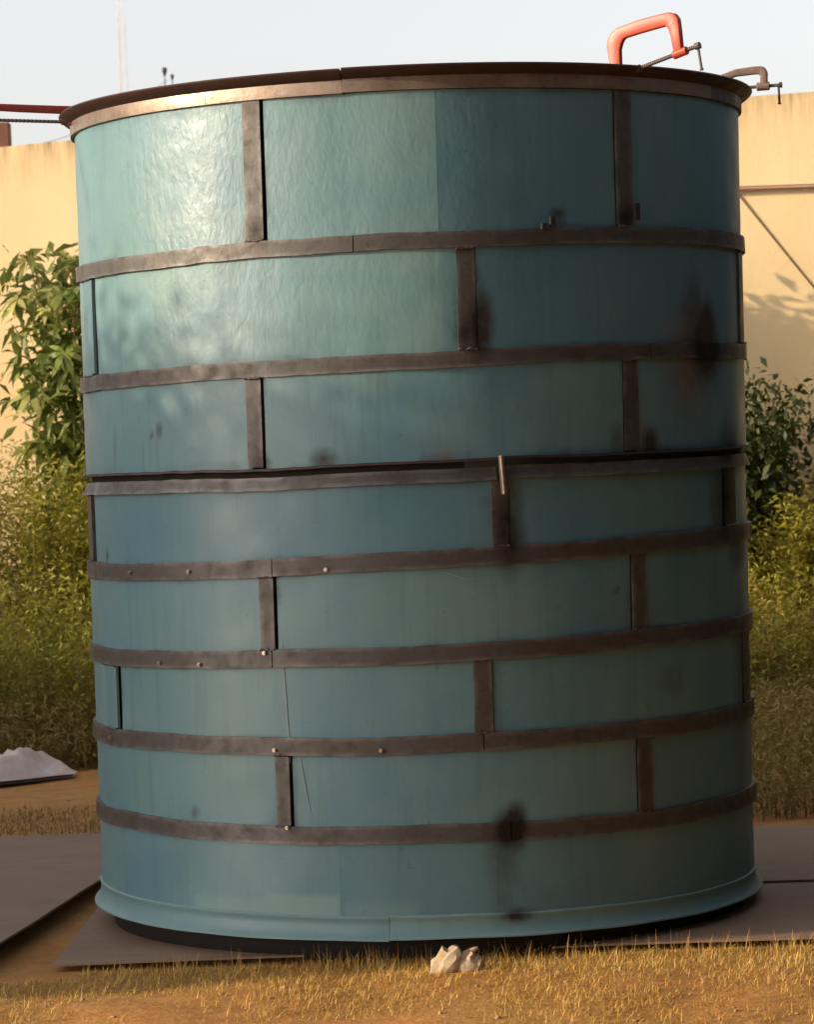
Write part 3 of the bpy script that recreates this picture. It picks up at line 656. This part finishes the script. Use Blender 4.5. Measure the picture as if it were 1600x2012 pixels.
# ------------------------------------------------------------------ grasses and weeds
def blades(base, h, lean, width, az, tint, curl=.5, segs=3):
    """grass blades: base (n,3), heights, lean angle, width, azimuth"""
    n = len(base); d = np.stack([np.cos(az), np.sin(az), 0 * az], 1); s = np.stack([-np.sin(az), np.cos(az), 0 * az], 1)
    V = []; rows = segs + 1
    for k in range(rows):
        t = k / segs; ang = lean * (1 + curl * t)
        c = base + d * (h * t * np.sin(np.clip(ang, 0, 1.62)))[:, None] + np.array([0, 0, 1.]) * (h * t * np.cos(np.clip(ang, 0, 1.55)))[:, None]
        w = width * (1 - t * .92)
        V.append(c - s * w[:, None] * .5); V.append(c + s * w[:, None] * .5)
    V = np.stack(V, 1).reshape(-1, 3); b = np.arange(n)[:, None] * (2 * rows)
    Q = np.concatenate([b + [[2 * k, 2 * k + 1, 2 * k + 3, 2 * k + 2]] for k in range(segs)])
    return V, Q, np.repeat(tint, 2 * rows)
def vnoise(x, y, sc, sd=0): return np.array([mnoise.noise(Vector((a * sc, b * sc, sd))) for a, b in zip(x, y)])
STRAW = mat_leaf('dry_grass', (.55, .34, .085), (.70, .47, .15), (.42, .31, .065), (.72, .95), .2)
n = 150000
x = rng.uniform(-2.4, 2.4, n); y = -1.02 - rng.random(n) ** 1.25 * 2.3
dens = .60 + 1.2 * vnoise(x, y, 1.7, 4) + .5 * vnoise(x, y, 6, 2) + np.where(y > -1.5, .55, 0) + np.where((x > .2), .25, -.05) - np.where((y < -2.0) & (x < .3), .25, 0)
edge = -1.085 - .01 * x + .03 * vnoise(x, y * 0, 5, 3)
keep = (dens > rng.uniform(0.05, .9, n)) & (y < edge) & ~((x < -1.10) & (y > -1.22)) & (((x - .108) ** 2 + (y + 1.40) ** 2) > .0075)
x, y = x[keep], y[keep]; n = len(x)
z = np.array([gz(a, b) for a, b in zip(x, y)])
tall = rng.random(n); h = .018 + .026 * tall ** 2 + np.where((y > -1.42) & (tall > .95), rng.uniform(.005, .04, n), 0)
lean = np.clip(rng.normal(1.0, .45, n), 0, 1.55)
V, Q, t = blades(np.stack([x, y, z], 1), h, lean, .0020 + .0016 * rng.random(n), rng.uniform(0, 6.283, n), rng.random(n), .6)
gr_ = link('dry_grass', np_mesh('dry_grass', V, Q, {'tint': t, 'tint2': np.repeat(np.clip(rng.random(n) + .25 * vnoise(x, y, 1.2, 9), 0, 1), 8)}), STRAW); tag(gr_, 'short straw coloured dry grass in front of the tank', 'grass', kind='stuff')
# taller tufts along the edge of the sheet
n = 2600; x = rng.uniform(-1.0, 2.2, n); y = -1.10 - np.abs(rng.normal(0, .07, n)); k = (vnoise(x, y * 0, 3.2, 8) + .35 * rng.normal(0, 1, n) > 0) & (((x - .108) ** 2 + (y + 1.40) ** 2) > .012)
x, y = x[k], y[k]; n = len(x); z = np.array([gz(a, b) for a, b in zip(x, y)])
V, Q, t = blades(np.stack([x, y, z], 1), rng.uniform(.025, .085, n), np.clip(rng.normal(.5, .4, n), 0, 1.4), .0026 + 0 * x, rng.uniform(0, 6.283, n), rng.random(n), .8)
o = link('grass_tufts', np_mesh('grass_tufts', V, Q, {'tint': t, 'tint2': np.repeat(rng.random(n), 8)}), STRAW); tag(o, 'longer dry grass tufts along the front edge of the sheet', 'grass', kind='stuff')
# lying straw
n = 5200; x = rng.uniform(-2.2, 2.2, n); y = rng.uniform(-3.2, -1.2, n); z = np.array([gz(a, b) for a, b in zip(x, y)]) + .006
V, Q, t = blades(np.stack([x, y, z], 1), rng.uniform(.04, .12, n), np.full(n, 1.5), .003 + 0 * x, rng.uniform(0, 6.283, n), rng.uniform(.5, 1, n), .05)
o = link('straw', np_mesh('straw', V, Q, {'tint': t, 'tint2': t * 0}), STRAW); tag(o, 'loose dry straw scattered over the soil in front', 'straw', kind='stuff')
# small stones and crumbs of earth on the bare patches
bm = bmesh.new()
for k in range(260):
    px, py = random.uniform(-1.9, 1.9), random.uniform(-2.9, -1.15) if k < 200 else random.uniform(3.4, 4.4)
    rr = random.uniform(.003, .011); q = bmesh.ops.create_icosphere(bm, subdivisions=1, radius=rr)['verts']
    ax = [random.uniform(.6, 1.3) for _ in range(3)]; zz0 = gz(px, py) + rr * .3
    for v in q: v.co = Vector((v.co.x * ax[0] + px, v.co.y * ax[1] + py, v.co.z * ax[2] * .7 + zz0))
me = bpy.data.meshes.new('pebbles'); bm.to_mesh(me); bm.free()
PEB = Mt('pebble', .9); PEB.col(PEB.ramp(PEB.noise(30, 2), [(.3, (.24, .12, .05)), (.7, (.50, .36, .22))]))
o = link('pebbles', me, PEB.m); tag(o, 'small stones and crumbs of earth on the bare soil', 'pebbles', kind='stuff')
# low grass behind the sheets
LOWG = mat_leaf('low_grass', (.20, .135, .035), (.32, .22, .07), (.13, .125, .025), (.35, .75), .2)
n = 60000; x = np.where(rng.random(n) < .5, rng.uniform(-3.4, -.8, n), rng.uniform(.8, 3.2, n)); y = 2.3 + rng.random(n) * 3.6
dens = .35 + 1.1 * vnoise(x, y, 1.1, 11) + np.where(y < 3.4, .35, 0) + np.where(y > 5.3, .5, 0) - np.where((y > 3.6) & (y < 5.3) & (x < 0), .55, 0); keep = dens > rng.uniform(0, .9, n)
x, y = x[keep], y[keep]; n = len(x); z = np.array([gz(a, b) for a, b in zip(x, y)])
h = rng.uniform(.015, .05, n) + np.where(y > 5.3, rng.uniform(.0, .2, n), 0)
V, Q, t = blades(np.stack([x, y, z], 1), h, np.clip(rng.normal(.8, .4, n), 0, 1.5), .004 + 0 * x, rng.uniform(0, 6.283, n), rng.random(n), .6)
o = link('low_grass', np_mesh('low_grass', V, Q, {'tint': t, 'tint2': np.repeat(rng.random(n), 8)}), LOWG); tag(o, 'low patchy grass between the sheets and the weeds', 'grass', kind='stuff')
# weeds: rows of leafy stems, taller towards the wall
def weeds(name, label, xr, yr, count, hfun, leafs, lsize, mat, sd, dens_sc=1., asp=.3, lo=.1):
    r = np.random.default_rng(sd); x = r.uniform(*xr, count); y = r.uniform(*yr, count); z = np.full(count, -.02)
    keep = np.abs(x) > .65; x, y, z = x[keep], y[keep], z[keep]; count = len(x)
    h = hfun(x, y) * r.uniform(.78, 1.08, count) * (1 + .16 * vnoise(x, y, 1.3, sd))
    az = r.uniform(0, 6.283, count); lean = np.abs(r.normal(0, .13, count))
    V, Q, t = blades(np.stack([x, y, z], 1), h, lean, .010 + 0 * h, az, r.random(count), .5)
    T1 = np.concatenate([Q[:, [0, 1, 2]], Q[:, [0, 2, 3]]])
    pt = r.random(count); u = lo + (1 - lo) * r.random((count, leafs)) ** .75; hl = u * h[:, None]
    ax = x[:, None] + np.cos(az)[:, None] * hl * np.sin(lean * (1 + .5 * u.T)).T.reshape(u.shape) if False else x[:, None] + np.cos(az)[:, None] * hl * np.sin(lean)[:, None] * (1 + .4 * u)
    ay = y[:, None] + np.sin(az)[:, None] * hl * np.sin(lean)[:, None] * (1 + .4 * u)
    P = np.stack([ax + r.normal(0, .035, ax.shape), ay + r.normal(0, .035, ax.shape), hl * .99], 2).reshape(-1, 3)
    V2, T2 = quads_cloud(P, lsize, asp, -.15, r)
    tl = np.repeat(np.clip(np.repeat(pt, leafs) * .6 + r.random(count * leafs) * .4, 0, 1), 5)
    d2 = np.repeat(np.clip(np.repeat(r.random(count) * .8 + .45 * vnoise(x, y, .8, sd + 3) + np.where(x > 0, .28, 0) * (y < 8.4), leafs), 0, 1), 5)
    me = np_mesh(name, np.concatenate([V, V2]), np.concatenate([T1, T2 + len(V)]), {'tint': np.concatenate([t, tl]), 'tint2': np.concatenate([np.full(len(V), .9), d2])})
    o = link(name, me, mat); return tag(o, label, 'weeds', kind='stuff')
YW = mat_leaf('yellow_weed', (.21, .205, .024), (.34, .31, .038), (.27, .19, .045), (.8, 1.), .3)
GW = mat_leaf('green_weed', (.23, .24, .028), (.38, .36, .05), (.34, .23, .055), (.65, .9), .3)
BW = mat_leaf('brown_weed', (.28, .20, .06), (.38, .28, .09), (.22, .20, .04), (.6, .9), .25)
weeds('yellow_weeds', 'tall feathery yellow green weeds below the wall', (-4.6, 4.2), (7.7, 9.1), 1700, lambda x, y: np.where(x < 0, 1.56, 1.20) + (y - 8) * .12, 70, .05, YW, 21, lo=.35)
weeds('green_weeds', 'waist high dull green weeds in the middle of the overgrown strip', (-4.4, 4.0), (5.7, 7.2), 1500, lambda x, y: np.where(x < 0, .86, .72) + (y - 6.4) * .22, 66, .048, GW, 22, lo=.12)
weeds('brown_weeds', 'knee high brownish dry weeds at the front of the overgrown strip', (-4.2, 3.8), (5.3, 6.0), 1200, lambda x, y: .20 + (y - 5.3) * .45, 34, .045, BW, 23, lo=.1, asp=.2)

weeds('shaded_weeds', 'brownish weeds reaching down to the sheet right of the tank', (1.05, 3.4), (2.1, 5.2), 900, lambda x, y: .16 + (y - 2.0) * .10, 30, .045, BW, 24, lo=.05, asp=.2)
# ------------------------------------------------------------------ shrubs
def palm_leaf(lobes, L, asp=.17):
    """hand-shaped leaf of drooping slender lobes"""
    V = []; Q = []
    for k in range(lobes):
        a = R(-115 + 230 * k / (lobes - 1)); ll = L * (1 - .28 * abs(2 * k / (lobes - 1) - 1)); w = ll * asp
        d = Vector((math.cos(a), math.sin(a), 0)); s = Vector((-math.sin(a), math.cos(a), 0)); b = len(V)
        for (t, ww, zz) in ((.03, .15, 0), (.4, 1, .02), (.75, .75, -.10), (1, .03, -.26)):
            c = d * ll * t + Vector((0, 0, zz * ll)); V += [c - s * w * ww * .5, c + s * w * ww * .5]
        for j in range(3): Q.append((b + 2 * j, b + 2 * j + 2, b + 2 * j + 3, b + 2 * j + 1))
    return mesh('leaf', V, Q)
def oval_leaf(L, asp=.5):
    V = []; Q = []
    for t, w, z in ((0, .08, 0), (.3, .9, .03), (.6, 1, .0), (.85, .6, -.07), (1, .03, -.14)):
        c = Vector((L * t, 0, z * L)); s = Vector((0, L * asp * w * .5, 0)); V += [c - s, c + Vector((0, 0, -.05 * L * w)), c + s]
    for j in range(4):
        for i in range(2): Q.append((3 * j + i, 3 * j + 3 + i, 3 * j + 4 + i, 3 * j + 1 + i))
    return mesh('leaf', V, Q)
def mat_bleaf(name, cols):
    M = Mt(name, .42, 0, .4); c = M.ramp(M.rnd(), [(i / (len(cols) - 1), q) for i, q in enumerate(cols)]); M.col(c)
    tr = M.n('ShaderNodeBsdfTranslucent'); M.l(c, tr.inputs[0]); mx = M.n('ShaderNodeMixShader'); mx.inputs[0].default_value = .28
    M.l(M.b.outputs[0], mx.inputs[1]); M.l(tr.outputs[0], mx.inputs[2]); M.l(mx.outputs[0], M.t.nodes['Material Output'].inputs[0]); return M.m
STEMM = Mt('shrub_stem', .8).col((.12, .075, .035)).m
def shrub(name, label, loc, stems, leafme, lmat, nleaf, spread, top, extra_mat, nx_, seed, lsz, lowfrac=.25, shade_stems=()):
    r = random.Random(seed); e = empty(name, loc, label, 'shrub'); leafme.materials.append(lmat); tips = []
    for k in range(stems):
        a = r.uniform(0, 6.283); q = r.uniform(.25, 1) ; h = top * (1 - .30 * q * r.random()); pts = []
        for i in range(7):
            t = i / 6; pts.append(Vector((math.cos(a) * spread * q * t ** 1.5 + .03 * r.uniform(-1, 1), math.sin(a) * spread * q * .8 * t ** 1.5, h * t * (1 - .10 * q * t))))
        link('stem', mesh('stem', *tube(pts, [.016 * (1 - .75 * i / 6) for i in range(7)], 6)), STEMM, e, True); tips.append(pts)
    def spot():
        pts = r.choice(tips); t = lowfrac + (1 - lowfrac) * r.random() ** .8; i = min(5, int(t * 6)); c = pts[i].lerp(pts[i + 1], t * 6 - i)
        az = r.uniform(0, 6.283); return c + Vector((math.cos(az), math.sin(az), r.uniform(-.25, .45))) * r.uniform(.04, .30 if lsz > .1 else .26), az
    for k in range(nleaf):
        c, az = spot(); o = bpy.data.objects.new('leaf', leafme); COL.objects.link(o); o.parent = e; o.location = c
        o.rotation_euler = (r.gauss(0, .45), r.gauss(.55, .4), az); s = r.uniform(.6, 1.15); o.scale = (s, s, s)
    hid = []
    for dx, dy, h in shade_stems:                                             # unseen stems added behind the tank to cast shade on the wall
        pts = [Vector((dx * (.35 + .65 * i / 6) + .04 * r.uniform(-1, 1), dy * i / 6, h * i / 6)) for i in range(7)]
        link('stem', mesh('stem', *tube(pts, [.016 * (1 - .75 * i / 6) for i in range(7)], 6)), STEMM, e, True)
        for _ in range(1100):
            t = .35 + .65 * r.random(); i = min(5, int(t * 6)); az = r.uniform(0, 6.283)
            hid.append(pts[i].lerp(pts[i + 1], t * 6 - i) + Vector((math.cos(az), math.sin(az), r.uniform(-.3, .3))) * r.uniform(.04, .34))
    if nx_:
        P = np.array([spot()[0] for _ in range(nx_)] + hid); V, T = quads_cloud(P, lsz * .9, .32 if lsz > .1 else .5, .35); t = np.repeat(rng.random(len(P)), 5)
        o = link('foliage', np_mesh('foliage', V, T, {'tint': t, 'tint2': t * 0}), extra_mat, e); o['kind'] = 'stuff'
    return e
BL = mat_bleaf('shrub_leaf', [(.10, .15, .025), (.19, .25, .045), (.32, .34, .08), (.46, .42, .15)])
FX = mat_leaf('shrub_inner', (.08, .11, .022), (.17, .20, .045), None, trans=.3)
shrub('leafy_shrub', 'big sunlit shrub with drooping hand shaped leaves left of the tank', (-2.05, 9.15, 0), 19, palm_leaf(6, .185, .26), BL, 290, .72, 3.32, FX, 3800, 5, .16, .30, [(1.0, -.3, 3.3), (1.3, -.45, 3.2), (1.55, -.35, 3.3), (1.8, -.5, 3.15), (2.0, -.4, 3.25), (2.2, -.5, 3.1), (2.35, -.35, 3.0), (1.9, -.2, 3.3), (2.5, -.5, 2.85), (2.6, -.4, 2.95)])
BL2 = mat_bleaf('small_leaf', [(.05, .075, .014), (.09, .115, .022), (.15, .16, .035)])
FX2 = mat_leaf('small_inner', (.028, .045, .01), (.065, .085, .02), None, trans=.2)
shrub('dark_shrub', 'small dark leafed shrub by the wall right of the tank', (2.12, 8.55, 0), 18, oval_leaf(.075, .45), BL2, 290, .52, 2.16, FX2, 5200, 6, .075, .40)
